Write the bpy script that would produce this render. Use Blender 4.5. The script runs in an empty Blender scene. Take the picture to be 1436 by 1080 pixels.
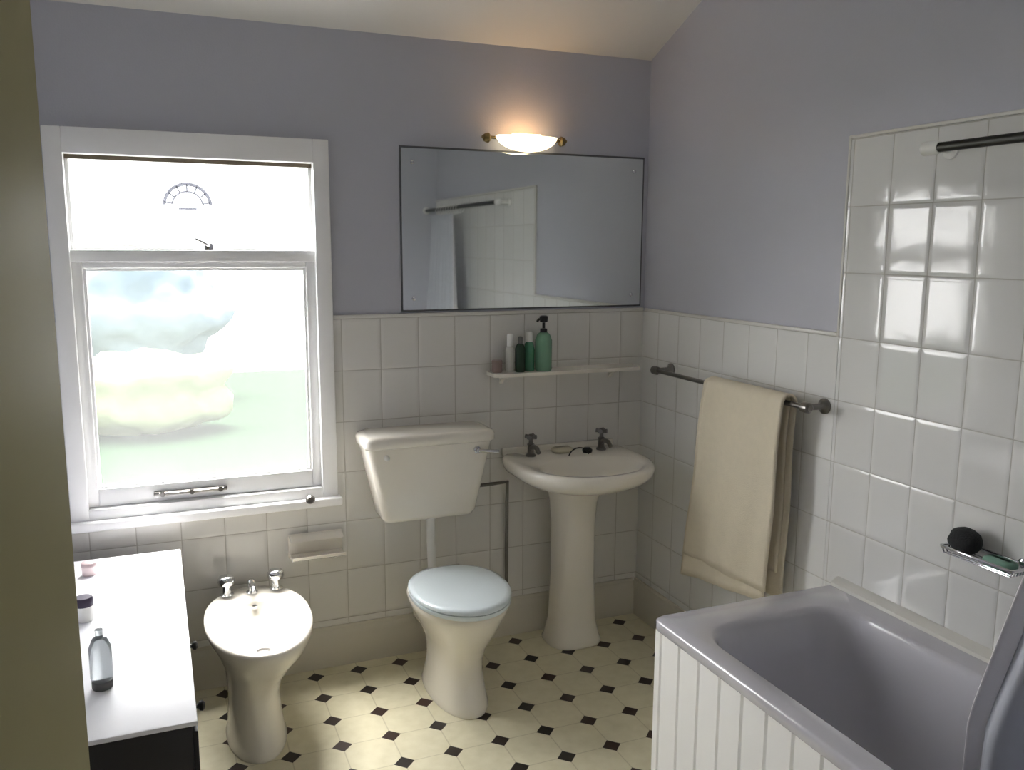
import bpy, bmesh, math, random
from mathutils import Vector, Matrix
random.seed(4)
PI = math.pi
scn = bpy.context.scene
COL = scn.collection

# ------------------------------------------------------------------ objects
def link(o, parent=None):
    COL.objects.link(o)
    if parent is not None:
        o.parent = parent
        o.matrix_parent_inverse = Matrix.Translation(-Vector(parent.location)) if parent.get('_shift') else Matrix()
    return o

def tag(o, label=None, cat=None, group=None, kind=None):
    if label: o['label'] = label
    if cat: o['category'] = cat
    if group: o['group'] = group
    if kind: o['kind'] = kind
    return o

def thing(name, label, cat, loc=(0, 0, 0), group=None):
    o = bpy.data.objects.new(name, None)
    o.empty_display_size = .05
    o.location = loc
    link(o)
    return tag(o, label, cat, group)

def build(name, bm, mat, parent=None, smooth=True, angle=40, kind=None, label=None, sub=0):
    """Mesh is given in world coordinates; it is shifted into its parent's frame."""
    if parent is not None:
        off = Vector((0, 0, 0)); p = parent
        while p is not None:
            off += p.location; p = p.parent
        bmesh.ops.translate(bm, verts=bm.verts, vec=-off)
    bmesh.ops.recalc_face_normals(bm, faces=bm.faces)
    me = bpy.data.meshes.new(name)
    bm.to_mesh(me); bm.free()
    me.materials.append(mat)
    o = bpy.data.objects.new(name, me)
    COL.objects.link(o)
    if parent is not None:
        o.parent = parent
    if smooth:
        me.polygons.foreach_set('use_smooth', [True] * len(me.polygons))
        if angle < 180:
            for e_i, e in enumerate(me.edges): pass
            me.set_sharp_from_angle(angle=math.radians(angle))
    if sub:
        m = o.modifiers.new('sub', 'SUBSURF'); m.levels = sub; m.render_levels = sub
    if kind: o['kind'] = kind
    if label: o['label'] = label
    return o

# ------------------------------------------------------------------ shapes
def B(): return bmesh.new()

def add_box(bm, x0, x1, y0, y1, z0, z1, bev=0, seg=2):
    r = bmesh.ops.create_cube(bm, size=1)
    vs = r['verts']
    bmesh.ops.scale(bm, verts=vs, vec=(abs(x1-x0), abs(y1-y0), abs(z1-z0)))
    bmesh.ops.translate(bm, verts=vs, vec=((x0+x1)/2, (y0+y1)/2, (z0+z1)/2))
    if bev:
        es = set(e for v in vs for e in v.link_edges)
        bmesh.ops.bevel(bm, geom=list(es), offset=bev, segments=seg, profile=.5, affect='EDGES')
    return bm

def loft(bm, rings, cap0=True, cap1=True, closed=True):
    R = [[bm.verts.new(p) for p in ring] for ring in rings]
    n = len(R[0])
    for a, b in zip(R, R[1:]):
        for i in range(n if closed else n-1):
            j = (i+1) % n
            bm.faces.new((a[i], a[j], b[j], b[i]))
    if cap0: bm.faces.new(R[0])
    if cap1: bm.faces.new(R[-1])
    return bm

def lathe(bm, prof, c, axis='z', n=28, cap=True):
    rings = []
    for r, h in prof:
        ring = []
        for i in range(n):
            a = 2*PI*i/n
            u, v = r*math.cos(a), r*math.sin(a)
            p = {'z': (u, v, h), 'y': (u, h, v), 'x': (h, u, v)}[axis]
            ring.append((c[0]+p[0], c[1]+p[1], c[2]+p[2]))
        rings.append(ring)
    return loft(bm, rings, cap, cap)

def tube(bm, pts, r, n=12, cap=True):
    pts = [Vector(p) for p in pts]
    rings = []
    prev = None
    for i, p in enumerate(pts):
        if i == 0: t = pts[1]-p
        elif i == len(pts)-1: t = p-pts[i-1]
        else: t = (pts[i+1]-p).normalized()+(p-pts[i-1]).normalized()
        t.normalize()
        if prev is None:
            a = Vector((0, 0, 1)) if abs(t.z) < .9 else Vector((1, 0, 0))
            u = t.cross(a).normalized()
        else:
            u = (prev - t*prev.dot(t)).normalized()
        prev = u
        v = t.cross(u)
        rr = r[i] if isinstance(r, (list, tuple)) else r
        rings.append([p+u*(rr*math.cos(2*PI*k/n))+v*(rr*math.sin(2*PI*k/n)) for k in range(n)])
    return loft(bm, rings, cap, cap)

def arc(c, r, a0, a1, n, plane='yz'):
    out = []
    for i in range(n+1):
        a = a0+(a1-a0)*i/n
        u, v = r*math.cos(a), r*math.sin(a)
        out.append({'yz': (c[0], c[1]+u, c[2]+v), 'xz': (c[0]+u, c[1], c[2]+v), 'xy': (c[0]+u, c[1]+v, c[2])}[plane])
    return out

def egg(cx, yb, yf, hw, z, n=48, back=2.6, front=2.0):
    """Closed plan outline: squarer at the back (yb, by the wall), rounder at the front (yf)."""
    cy = yb+(yf-yb)*.46
    pts = []
    for i in range(n):
        a = 2*PI*i/n
        c, s = math.cos(a), math.sin(a)
        e = back if s > 0 else front
        x = hw*math.copysign(abs(c)**(2/e), c)
        y = (yb-cy if s > 0 else cy-yf)*math.copysign(abs(s)**(2/e), s)
        pts.append((cx+x, cy+y, z))
    return pts

def rrect(x0, x1, y0, y1, r, z, k=8):
    pts = []
    for (cx, cy, a0) in ((x1-r, y1-r, 0), (x0+r, y1-r, PI/2), (x0+r, y0+r, PI), (x1-r, y0+r, 1.5*PI)):
        for i in range(k+1):
            a = a0+PI/2*i/k
            pts.append((cx+r*math.cos(a), cy+r*math.sin(a), z))
    return pts

# ------------------------------------------------------------------ materials
def srgb(r, g, b):
    f = lambda c: (c/255/12.92) if c/255 <= .04045 else ((c/255+.055)/1.055)**2.4
    return (f(r), f(g), f(b), 1)

def new_mat(name):
    m = bpy.data.materials.new(name); m.use_nodes = True
    nt = m.node_tree
    return m, nt, nt.nodes['Principled BSDF']

def simple(name, col, rough=.5, metal=0, noise=.04, scale=8, bump=0, bscale=60, coat=0, spec=.5):
    m, nt, p = new_mat(name)
    N, L = nt.nodes, nt.links
    tc = N.new('ShaderNodeTexCoord')
    nz = N.new('ShaderNodeTexNoise'); nz.inputs['Scale'].default_value = scale; nz.inputs['Detail'].default_value = 3
    L.new(tc.outputs['Object'], nz.inputs['Vector'])
    mx = N.new('ShaderNodeMix'); mx.data_type = 'RGBA'
    mx.inputs[6].default_value = tuple(c*(1-noise) for c in col[:3])+(1,)
    mx.inputs[7].default_value = tuple(min(1, c*(1+noise)) for c in col[:3])+(1,)
    L.new(nz.outputs['Fac'], mx.inputs[0]); L.new(mx.outputs[2], p.inputs['Base Color'])
    p.inputs['Roughness'].default_value = rough; p.inputs['Metallic'].default_value = metal
    p.inputs['Coat Weight'].default_value = coat; p.inputs['Coat Roughness'].default_value = .08
    p.inputs['Specular IOR Level'].default_value = spec
    if bump:
        nb = N.new('ShaderNodeTexNoise'); nb.inputs['Scale'].default_value = bscale; nb.inputs['Detail'].default_value = 4
        L.new(tc.outputs['Object'], nb.inputs['Vector'])
        bp = N.new('ShaderNodeBump'); bp.inputs['Strength'].default_value = bump; bp.inputs['Distance'].default_value = .004
        L.new(nb.outputs['Fac'], bp.inputs['Height']); L.new(bp.outputs[0], p.inputs['Normal'])
    return m

def math_node(nt, op, a, b=None, c=None):
    n = nt.nodes.new('ShaderNodeMath'); n.operation = op
    for i, v in enumerate((a, b, c)):
        if v is None: continue
        if isinstance(v, (int, float)): n.inputs[i].default_value = v
        else: nt.links.new(v, n.inputs[i])
    return n.outputs[0]

def tile_mat(name, axis, u0, v0, pu, pv, col, grout, rough=.09, tilt=.5, pillow=.016, lean=0):
    """Glazed ceramic tiles: rectangles pu x pv with rounded (pillowed) edges, each laid a hair out of true."""
    m, nt, p = new_mat(name)
    N, L = nt.nodes, nt.links
    tc = N.new('ShaderNodeTexCoord'); sp = N.new('ShaderNodeSeparateXYZ')
    L.new(tc.outputs['Object'], sp.inputs[0])
    u = math_node(nt, 'DIVIDE', math_node(nt, 'SUBTRACT', sp.outputs[axis], u0), pu)
    v = math_node(nt, 'DIVIDE', math_node(nt, 'SUBTRACT', sp.outputs['Z'], v0), pv)
    fu, fv = math_node(nt, 'FRACT', u), math_node(nt, 'FRACT', v)
    iu, iv = math_node(nt, 'FLOOR', u), math_node(nt, 'FLOOR', v)
    du = math_node(nt, 'MULTIPLY', math_node(nt, 'MINIMUM', fu, math_node(nt, 'SUBTRACT', 1, fu)), pu)
    dv = math_node(nt, 'MULTIPLY', math_node(nt, 'MINIMUM', fv, math_node(nt, 'SUBTRACT', 1, fv)), pv)
    d = math_node(nt, 'MINIMUM', du, dv)
    cb = N.new('ShaderNodeCombineXYZ'); L.new(iu, cb.inputs[0]); L.new(iv, cb.inputs[1])
    wn = N.new('ShaderNodeTexWhiteNoise'); wn.noise_dimensions = '3D'; L.new(cb.outputs[0], wn.inputs['Vector'])
    sc = N.new('ShaderNodeSeparateColor'); L.new(wn.outputs['Color'], sc.inputs[0])
    # pillow edge
    e = math_node(nt, 'DIVIDE', d, pillow); e = math_node(nt, 'MINIMUM', e, 1)
    e = math_node(nt, 'SUBTRACT', 1, math_node(nt, 'POWER', math_node(nt, 'SUBTRACT', 1, e), 2.2))
    h = math_node(nt, 'MULTIPLY', e, .0016)
    tu = math_node(nt, 'MULTIPLY', math_node(nt, 'MULTIPLY', math_node(nt, 'SUBTRACT', fu, .5), math_node(nt, 'SUBTRACT', sc.outputs[0], .5)), .0022*tilt)
    tv = math_node(nt, 'MULTIPLY', math_node(nt, 'MULTIPLY', math_node(nt, 'SUBTRACT', fv, .5), math_node(nt, 'SUBTRACT', sc.outputs[1], .5)), .0030*tilt)
    h = math_node(nt, 'ADD', h, math_node(nt, 'ADD', tu, tv))
    if lean: h = math_node(nt, 'ADD', h, math_node(nt, 'MULTIPLY', sp.outputs[axis], lean))
    p.inputs['Specular IOR Level'].default_value = .36
    nz = N.new('ShaderNodeTexNoise'); nz.inputs['Scale'].default_value = 14; nz.inputs['Detail'].default_value = 1
    L.new(tc.outputs['Object'], nz.inputs['Vector'])
    h = math_node(nt, 'ADD', h, math_node(nt, 'MULTIPLY', nz.outputs['Fac'], .0007))
    bp = N.new('ShaderNodeBump'); bp.inputs['Strength'].default_value = 1; bp.inputs['Distance'].default_value = 1
    L.new(h, bp.inputs['Height']); L.new(bp.outputs[0], p.inputs['Normal'])
    g = math_node(nt, 'LESS_THAN', d, .0016)
    var = N.new('ShaderNodeMix'); var.data_type = 'RGBA'
    var.inputs[6].default_value = tuple(c*.97 for c in col[:3])+(1,); var.inputs[7].default_value = tuple(min(1, c*1.02) for c in col[:3])+(1,)
    L.new(sc.outputs[2], var.inputs[0])
    mx = N.new('ShaderNodeMix'); mx.data_type = 'RGBA'
    L.new(g, mx.inputs[0]); L.new(var.outputs[2], mx.inputs[6]); mx.inputs[7].default_value = grout
    L.new(mx.outputs[2], p.inputs['Base Color'])
    L.new(math_node(nt, 'ADD', math_node(nt, 'MULTIPLY', g, .6), rough), p.inputs['Roughness'])
    return m

def floor_mat():
    """Cream vinyl tile with small dark diamonds where four tiles meet."""
    m, nt, p = new_mat('cream_floor_with_dark_diamonds')
    N, L = nt.nodes, nt.links
    tc = N.new('ShaderNodeTexCoord'); sp = N.new('ShaderNodeSeparateXYZ'); L.new(tc.outputs['Object'], sp.inputs[0])
    s = .1688
    u = math_node(nt, 'ADD', math_node(nt, 'DIVIDE', math_node(nt, 'SUBTRACT', sp.outputs['X'], -1.4873), s), .5)
    v = math_node(nt, 'ADD', math_node(nt, 'DIVIDE', math_node(nt, 'SUBTRACT', sp.outputs['Y'], -.5976), s), .5)
    fu = math_node(nt, 'ABSOLUTE', math_node(nt, 'SUBTRACT', math_node(nt, 'FRACT', u), .5))
    fv = math_node(nt, 'ABSOLUTE', math_node(nt, 'SUBTRACT', math_node(nt, 'FRACT', v), .5))
    dia = math_node(nt, 'LESS_THAN', math_node(nt, 'ADD', fu, fv), .205)
    ln = math_node(nt, 'LESS_THAN', math_node(nt, 'MINIMUM', fu, fv), .012)
    cb = N.new('ShaderNodeCombineXYZ'); L.new(math_node(nt, 'FLOOR', u), cb.inputs[0]); L.new(math_node(nt, 'FLOOR', v), cb.inputs[1])
    wn = N.new('ShaderNodeTexWhiteNoise'); L.new(cb.outputs[0], wn.inputs['Vector'])
    nz = N.new('ShaderNodeTexNoise'); nz.inputs['Scale'].default_value = 22; nz.inputs['Detail'].default_value = 4
    L.new(tc.outputs['Object'], nz.inputs['Vector'])
    base = N.new('ShaderNodeMix'); base.data_type = 'RGBA'
    base.inputs[6].default_value = srgb(206, 198, 166); base.inputs[7].default_value = srgb(230, 224, 198)
    L.new(nz.outputs['Fac'], base.inputs[0])
    dark = N.new('ShaderNodeMix'); dark.data_type = 'RGBA'
    dark.inputs[6].default_value = srgb(34, 30, 24); dark.inputs[7].default_value = srgb(62, 40, 32)
    L.new(wn.outputs['Value'], dark.inputs[0])
    m1 = N.new('ShaderNodeMix'); m1.data_type = 'RGBA'
    L.new(math_node(nt, 'MULTIPLY', ln, .35), m1.inputs[0]); L.new(base.outputs[2], m1.inputs[6]); m1.inputs[7].default_value = srgb(150, 138, 105)
    m2 = N.new('ShaderNodeMix'); m2.data_type = 'RGBA'
    L.new(dia, m2.inputs[0]); L.new(m1.outputs[2], m2.inputs[6]); L.new(dark.outputs[2], m2.inputs[7])
    L.new(m2.outputs[2], p.inputs['Base Color']); p.inputs['Roughness'].default_value = .38
    return m

def glass_pane_mat(name, frost=.5, tint=(1, 1, 1, 1)):
    m, nt, p = new_mat(name)
    N, L = nt.nodes, nt.links
    N.remove(p); out = N['Material Output']
    tr = N.new('ShaderNodeBsdfTransparent'); tr.inputs[0].default_value = tint
    tl = N.new('ShaderNodeBsdfTranslucent'); tl.inputs[0].default_value = (.95, .97, .96, 1)
    gl = N.new('ShaderNodeBsdfGlossy'); gl.inputs['Roughness'].default_value = .25
    nz = N.new('ShaderNodeTexNoise'); nz.inputs['Scale'].default_value = 90
    tc = N.new('ShaderNodeTexCoord'); L.new(tc.outputs['Object'], nz.inputs['Vector'])
    f = math_node(nt, 'ADD', math_node(nt, 'MULTIPLY', math_node(nt, 'SUBTRACT', nz.outputs['Fac'], .5), .02), frost)
    a = N.new('ShaderNodeMixShader'); L.new(f, a.inputs[0]); L.new(tr.outputs[0], a.inputs[1]); L.new(tl.outputs[0], a.inputs[2])
    b = N.new('ShaderNodeMixShader'); b.inputs[0].default_value = .05; L.new(a.outputs[0], b.inputs[1]); L.new(gl.outputs[0], b.inputs[2])
    L.new(b.outputs[0], out.inputs['Surface'])
    return m

def emit_mat(name, col, strength, body=(.9, .85, .7, 1)):
    m, nt, p = new_mat(name)
    p.inputs['Base Color'].default_value = body; p.inputs['Roughness'].default_value = .3
    nz = nt.nodes.new('ShaderNodeTexNoise'); nz.inputs['Scale'].default_value = 30
    mx = nt.nodes.new('ShaderNodeMix'); mx.data_type = 'RGBA'
    mx.inputs[6].default_value = tuple(c*.95 for c in col[:3])+(1,); mx.inputs[7].default_value = col
    nt.links.new(nz.outputs['Fac'], mx.inputs[0]); nt.links.new(mx.outputs[2], p.inputs['Emission Color'])
    p.inputs['Emission Strength'].default_value = strength
    return m

def clear_plastic(name, col, rough=.15, trans=.7):
    m, nt, p = new_mat(name)
    nz = nt.nodes.new('ShaderNodeTexNoise'); nz.inputs['Scale'].default_value = 12
    mx = nt.nodes.new('ShaderNodeMix'); mx.data_type = 'RGBA'
    mx.inputs[6].default_value = tuple(c*.95 for c in col[:3])+(1,); mx.inputs[7].default_value = col
    nt.links.new(nz.outputs['Fac'], mx.inputs[0]); nt.links.new(mx.outputs[2], p.inputs['Base Color'])
    p.inputs['Roughness'].default_value = rough; p.inputs['Transmission Weight'].default_value = trans
    p.inputs['IOR'].default_value = 1.4
    return m

PAINT = simple('lavender_grey_wall_paint', srgb(186, 187, 197), .42, noise=.02, scale=3, bump=.15, bscale=140)
CEIL = simple('cream_ceiling_paint', srgb(222, 220, 214), .8, noise=.02, scale=3)
WHITE = simple('white_gloss_paint', srgb(250, 250, 250), .3, noise=.015)
SKIRT = simple('cream_gloss_paint', srgb(205, 200, 186), .35, noise=.02)
PORC = simple('white_vitreous_china', srgb(236, 231, 220), .12, noise=.01, coat=.4)
SEAT = simple('pale_blue_white_seat_plastic', srgb(222, 232, 236), .18, noise=.01, coat=.3)
ENAMEL = simple('white_bath_enamel', srgb(192, 191, 198), .16, noise=.01, coat=.4)
CHROME = simple('chrome', (.72, .73, .75, 1), .12, 1, noise=.03)
DCHROME = simple('tarnished_dark_chrome', (.22, .21, .20, 1), .28, 1, noise=.1)
BRASS = simple('aged_brass', (.30, .22, .10, 1), .35, 1, noise=.1)
TOWEL = simple('cream_towelling', srgb(224, 214, 192), .95, noise=.05, scale=40, bump=.8, bscale=500)
DARKWOOD = simple('near_black_stained_wood', srgb(34, 33, 36), .4, noise=.1, scale=20)
TOPM = simple('white_laminate_top', srgb(240, 240, 244), .35, noise=.01)
DOORP = simple('olive_grey_door_gloss', srgb(158, 153, 118), .42, noise=.05, scale=6, spec=.03)
CURT = simple('blue_grey_curtain_cloth', srgb(184, 187, 196), .75, noise=.05, scale=10)
CURTHEM = simple('pale_curtain_hem', srgb(214, 212, 216), .75, noise=.03)
BLACK = simple('black_plastic', srgb(24, 24, 24), .3, noise=.05)
GREEN = simple('deep_green_plastic', srgb(40, 66, 50), .25, noise=.05)
JADE = clear_plastic('translucent_green_plastic', srgb(96, 160, 128), .15, .35)
JADE2 = clear_plastic('translucent_pale_green_plastic', srgb(140, 188, 160), .15, .35)
CAPW = simple('white_cap_plastic', srgb(236, 236, 232), .3, noise=.01)
PALEB = simple('grey_white_tub_plastic', srgb(196, 196, 190), .3, noise=.02)
ROSY = simple('dusky_pink_plastic', srgb(150, 130, 124), .4, noise=.04)
CLEARB = clear_plastic('clear_pale_plastic', srgb(214, 220, 222), .1, .75)
SPONGE = simple('dark_sponge', srgb(38, 40, 42), .9, noise=.2, scale=60, bump=1, bscale=200)
SOAPG = simple('green_soap', srgb(120, 160, 142), .4, noise=.03)
SOAPC = simple('cream_soap', srgb(205, 198, 172), .4, noise=.03)
HALLP = simple('hall_wall_paint', srgb(170, 164, 140), .7, noise=.02)
GREYR = simple('grey_rubber', srgb(88, 88, 86), .6, noise=.05)
GLASSF = glass_pane_mat('frosted_window_glass', .03)
GLASSC = glass_pane_mat('upper_window_glass', .10)
LEAD = glass_pane_mat('smoky_leaded_glass', .0, (.40, .40, .43, 1))
MIRR, _nt, _p = new_mat('silvered_mirror_glass')
_p.inputs['Metallic'].default_value = 1; _p.inputs['Roughness'].default_value = .03
_n = _nt.nodes.new('ShaderNodeTexNoise'); _n.inputs['Scale'].default_value = 2
_m = _nt.nodes.new('ShaderNodeMix'); _m.data_type = 'RGBA'; _m.inputs[6].default_value = (.80, .84, .82, 1); _m.inputs[7].default_value = (.84, .87, .86, 1)
_nt.links.new(_n.outputs['Fac'], _m.inputs[0]); _nt.links.new(_m.outputs[2], _p.inputs['Base Color'])
EDGE = simple('tile_edging_white', srgb(214, 212, 206), .3, noise=.02)
TILEB = tile_mat('white_wall_tile_facing_room', 'X', -.12, -.01+.0, .152, .2, srgb(222, 220, 215), srgb(186, 182, 174))
TILER = tile_mat('white_wall_tile_by_bath', 'Y', -.136, -.01, .152, .2, srgb(222, 222, 220), srgb(190, 188, 182), lean=.012)
FLOORM = floor_mat()

# ------------------------------------------------------------------ the room
YN = -3.0           # near wall (the doorway the photo is taken from)
XL = -2.42          # left wall
ZT = 1.391          # top of the low tiling
ZTT = 1.993         # top of the tall tiling round the bath
CZ0, CSL = 2.441, .43   # ceiling at the back wall and its slope
YR = -1.75
CZ1 = CZ0 - CSL*YR
WX0, WX1, WZ0, WZ1 = -2.30, -1.368, .692, 2.048   # window opening

# floor (bathroom and the bit of landing the camera stands on)
build('floor', add_box(B(), XL-.1, .1, -4.6, .1, -.08, 0), FLOORM, smooth=False, kind='structure')

bm = B()
for a in ((XL-.1, WX0, 0, 2.6), (WX1, .1, 0, 2.6), (WX0, WX1, 0, WZ0), (WX0, WX1, WZ1, 2.6)):
    add_box(bm, a[0], a[1], 0, .14, a[2], a[3])
wall_back = build('wall_back', bm, PAINT, smooth=False, kind='structure')
wall_right = build('wall_right', add_box(B(), 0, .1, -4.6, 0, 0, 3.5), PAINT, smooth=False, kind='structure')
wall_left = build('wall_left', add_box(B(), XL-.1, XL, -4.6, 0, 0, 3.5), PAINT, smooth=False, kind='structure')
DX0, DX1, DH = -2.28, -1.47, 2.02     # doorway
bm = B()
for a in ((XL, DX0, 0, 3.4), (DX1, 0, 0, 3.4), (DX0, DX1, DH, 3.4)):
    add_box(bm, a[0], a[1], YN-.1, YN, a[2], a[3])
build('wall_near', bm, PAINT, smooth=False, kind='structure')
build('wall_landing', add_box(B(), XL, 0, -4.6, -4.5, 0, 2.6), HALLP, smooth=False, kind='structure')
build('ceiling_landing', add_box(B(), XL, 0, -4.5, YN-.1, 2.4, 2.5), CEIL, smooth=False, kind='structure')
bm = B()
pr = [(.14, CZ0-CSL*.14), (YR, CZ1), (YN-.1, CZ1), (YN-.1, CZ1+.1), (YR-.02, CZ1+.1), (.14, CZ0-CSL*.14+.1)]
loft(bm, [[(XL-.1, y, z) for y, z in pr], [(.1, y, z) for y, z in pr]])
build('ceiling', bm, CEIL, smooth=False, kind='structure')

# tiling: thin panels bedded on the walls
T = .008
bm = B()
for a in ((XL, WX0-.0, .0, ZT), (WX1, -T, .0, ZT), (WX0, WX1, .0, WZ0-.02)):
    add_box(bm, a[0], a[1], -T, 0, a[2], a[3])
build('tiling', bm, TILEB, wall_back, smooth=False)
BY0 = -1.25     # far end of the bath
TY0 = -1.185     # far edge of the tall tiling
bm = B()
add_box(bm, -T, 0, TY0, 0, 0, ZT)
build('tiling', bm, TILER, wall_right, smooth=False)
build('tiling', add_box(B(), -T, 0, YN, TY0, 0, ZTT, .003, 2), TILER, wall_right, smooth=False)
bm = B()
add_box(bm, XL, WX0-.001, -T-.004, 0, ZT, ZT+.014, .003); add_box(bm, WX1+.001, -T, -T-.004, 0, ZT, ZT+.014, .003)
build('tile_edging', bm, EDGE, wall_back)
for n_ in (1,):
    bm = B(); add_box(bm, -T-.004, 0, TY0+.006, -.02, ZT, ZT+.012, .003)
    build('tile_edging', bm, EDGE, wall_right)
    bm = B(); add_box(bm, -T-.003, 0, TY0-.002, TY0+.008, ZT, ZTT+.008, .003)
    add_box(bm, -T-.003, 0, YN, TY0+.008, ZTT, ZTT+.01, .003)
    build('tile_edging', bm, EDGE, wall_right)

def skirting(name, pts_fn, l0, l1):
    prof = [(0, 0), (.022, 0), (.022, .125), (.016, .145), (.010, .152), (.008, .165), (0, .165)]
    bm = B(); loft(bm, [[pts_fn(l, d, z) for d, z in prof] for l in (l0, l1)])
    return build(name, bm, SKIRT, smooth=True, angle=30, kind='structure')
skirting('baseboard_back', lambda l, d, z: (l, -T-d, z), XL+.002, -T-.022)
skirting('baseboard_right', lambda l, d, z: (-T-d, l, z), BY0+.02, -T-.001)

# ------------------------------------------------------------------ window
win = bpy.data.objects.new('window_1', None); win.location = ((WX0+WX1)/2, 0, WZ0); link(win); win['kind'] = 'structure'
def rectframe(bm, x0, x1, z0, z1, w, y0, y1, bev=.004, wb=None, wt=None):
    wb = w if wb is None else wb; wt = w if wt is None else wt
    add_box(bm, x0, x0+w, y0, y1, z0, z1, bev); add_box(bm, x1-w, x1, y0, y1, z0, z1, bev)
    add_box(bm, x0+w-.001, x1-w+.001, y0, y1, z0, z0+wb, bev); add_box(bm, x0+w-.001, x1-w+.001, y0, y1, z1-wt, z1, bev)
bm = B()
rectframe(bm, WX0, WX1, WZ0, WZ1, .058, -.022, .12, wb=.05, wt=.085)
add_box(bm, WX0+.05, WX1-.05, -.004, .10, 1.605, 1.648, .005)      # transom
build('window_frame', bm, WHITE, win)
bm = B(); add_box(bm, WX0-.01, WX1+.012, -.052, 0, WZ0-.022, WZ0+.012, .007, 3)
build('window_sill', bm, WHITE, win)
bm = B(); rectframe(bm, WX0+.056, WX1-.056, WZ0+.052, 1.606, .036, .004, .05, .006, wb=.065, wt=.022)
# inner glazing bead
rectframe(bm, WX0+.088, WX1-.088, WZ0+.11, 1.588, .014, .012, .03, .004)
sash = build('lower_sash', bm, WHITE, win)
build('glass_pane', add_box(B(), WX0+.095, WX1-.095, .020, .024, WZ0+.115, 1.585), GLASSF, win, smooth=False)
bm = B(); rectframe(bm, WX0+.056, WX1-.056, 1.646, WZ1-.083, .014, .03, .075, .004, wb=.02, wt=.012)
build('upper_sash', bm, WHITE, win)
build('glass_pane', add_box(B(), WX0+.068, WX1-.068, .05, .054, 1.664, WZ1-.093), GLASSC, win, smooth=False)
# brown strip under the head: shade of the head reveal put in as colour
build('head_shadow_strip', add_box(B(), WX0+.060, WX1-.058, .018, .030, WZ1-.099, WZ1-.083), simple('brown_shadow', srgb(96, 84, 66), .6), win, smooth=False)
# ring ornament leaded in the top light
bm = B()
c = (-1.86, .046, 1.80)
tube(bm, arc(c, .078, PI*.02, PI*.98, 20, 'xz'), .006, 8)
tube(bm, arc(c, .052, PI*.05, PI*.95, 18, 'xz'), .003, 8)
for k in range(7):
    a = PI*(.06+.88*k/6)
    tube(bm, [(c[0]+.052*math.cos(a), c[1], c[2]+.052*math.sin(a)), (c[0]+.078*math.cos(a), c[1], c[2]+.078*math.sin(a))], .003, 6)
add_box(bm, c[0]-.03, c[0]+.03, c[1]-.002, c[1]+.002, c[2]-.012, c[2]-.004)
build('leaded_ornament', bm, LEAD, win)
# casement catch on the transom and stay on the bottom rail
bm = B()
add_box(bm, -1.815, -1.785, -.014, -.003, 1.648, 1.672, .003)
tube(bm, [(-1.80, -.012, 1.664), (-1.815, -.03, 1.672), (-1.845, -.034, 1.688)], [.006, .006, .004], 10)
build('window_catch', bm, CHROME, win)
bm = B()
add_box(bm, -2.03, -1.775, -.010, -.002+.01, .765, .781, .004)
tube(bm, [(-2.01, -.014, .774), (-1.79, -.014, .774)], .005, 8)
for x in (-2.0, -1.9, -1.8): lathe(bm, [(.009, -.022), (.009, -.008)], (x, 0, .774), 'y', 12)
build('window_stay', bm, DCHROME, win)
bm = B(); lathe(bm, [(.006, -.02), (.006, -.052), (.015, -.056), (.018, -.068), (.012, -.078)], (-1.482, 0, .712), 'y', 16)
build('stay_peg', bm, DCHROME, win)

# ------------------------------------------------------------------ door leaf (left, open into the room)
door = bpy.data.objects.new('door_1', None); link(door); door['kind'] = 'structure'
hx, hy = -2.2635, -3.0
door.location = (hx, hy, 0)
bm = B()
W, TH, H0 = .765, .036, 1.99
add_box(bm, 0, W, 0, TH, .008, H0, .003)
dl = build('door_panel', bm, DOORP, None)
dl.parent = door
bm = B()
for s, y in ((-1, 0), (1, TH)):
    lathe(bm, [(.026, y), (.026, y+s*.006), (.009, y+s*.010), (.009, y+s*.04), (.024, y+s*.05), (.028, y+s*.062), (.02, y+s*.075)], (.04, 0, 1.0), 'y', 20)
pm = build('door_knob', bm, BRASS, None); pm.parent = door
door.rotation_euler = (0, 0, math.radians(90-13.2))

# ------------------------------------------------------------------ mirror
mx0, mx1, mz0, mz1 = -1.098, -.022, 1.412, 2.043
mir = thing('wall_mirror', 'wide rectangular frameless mirror on the back wall above the tiling', 'mirror', ((mx0+mx1)/2, 0, mz0))
bm = B(); add_box(bm, mx0, mx1, -.006, 0, mz0, mz1, .0008, 1)
build('backing', bm, simple('mirror_edge_grey', srgb(92, 94, 98), .5), mir)
bm = B(); add_box(bm, mx0+.006, mx1-.008, -.0085, -.0062, mz0+.006, mz1-.008)
build('mirror_glass', bm, MIRR, mir, smooth=False)
for x, z in ((mx0+.05, mz0+.05), (mx1-.05, mz0+.05), (mx0+.05, mz1-.06), (mx1-.05, mz1-.06)):
    bm = B(); lathe(bm, [(.008, -.0085), (.008, -.011), (.004, -.0135)], (x, 0, z), 'y', 16)
    build('fixing_stud', bm, CHROME, mir)

# ------------------------------------------------------------------ wall lamp
lx, lz = -.595, 2.082
lamp = thing('wall_lamp', 'lit frosted half-bowl wall light with brass ends, above the mirror', 'lamp', (lx, 0, lz-.05))
bm = B()
add_box(bm, lx-.075, lx+.075, -.014, 0, lz-.022, lz+.018, .005)
tube(bm, [(lx-.182, -.045, lz+.004), (lx+.182, -.045, lz+.004)], .006, 10)
for s in (-1, 1):
    tube(bm, [(lx+s*.06, -.008, lz+.004), (lx+s*.06, -.045, lz+.004)], .005, 8)
    lathe(bm, [(.004, s*.178), (.014, s*.174), (.018, s*.166), (.020, s*.156), (.014, s*.15)], (lx, -.045, lz+.002), 'x', 18)
build('bracket', bm, BRASS, lamp)
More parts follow.
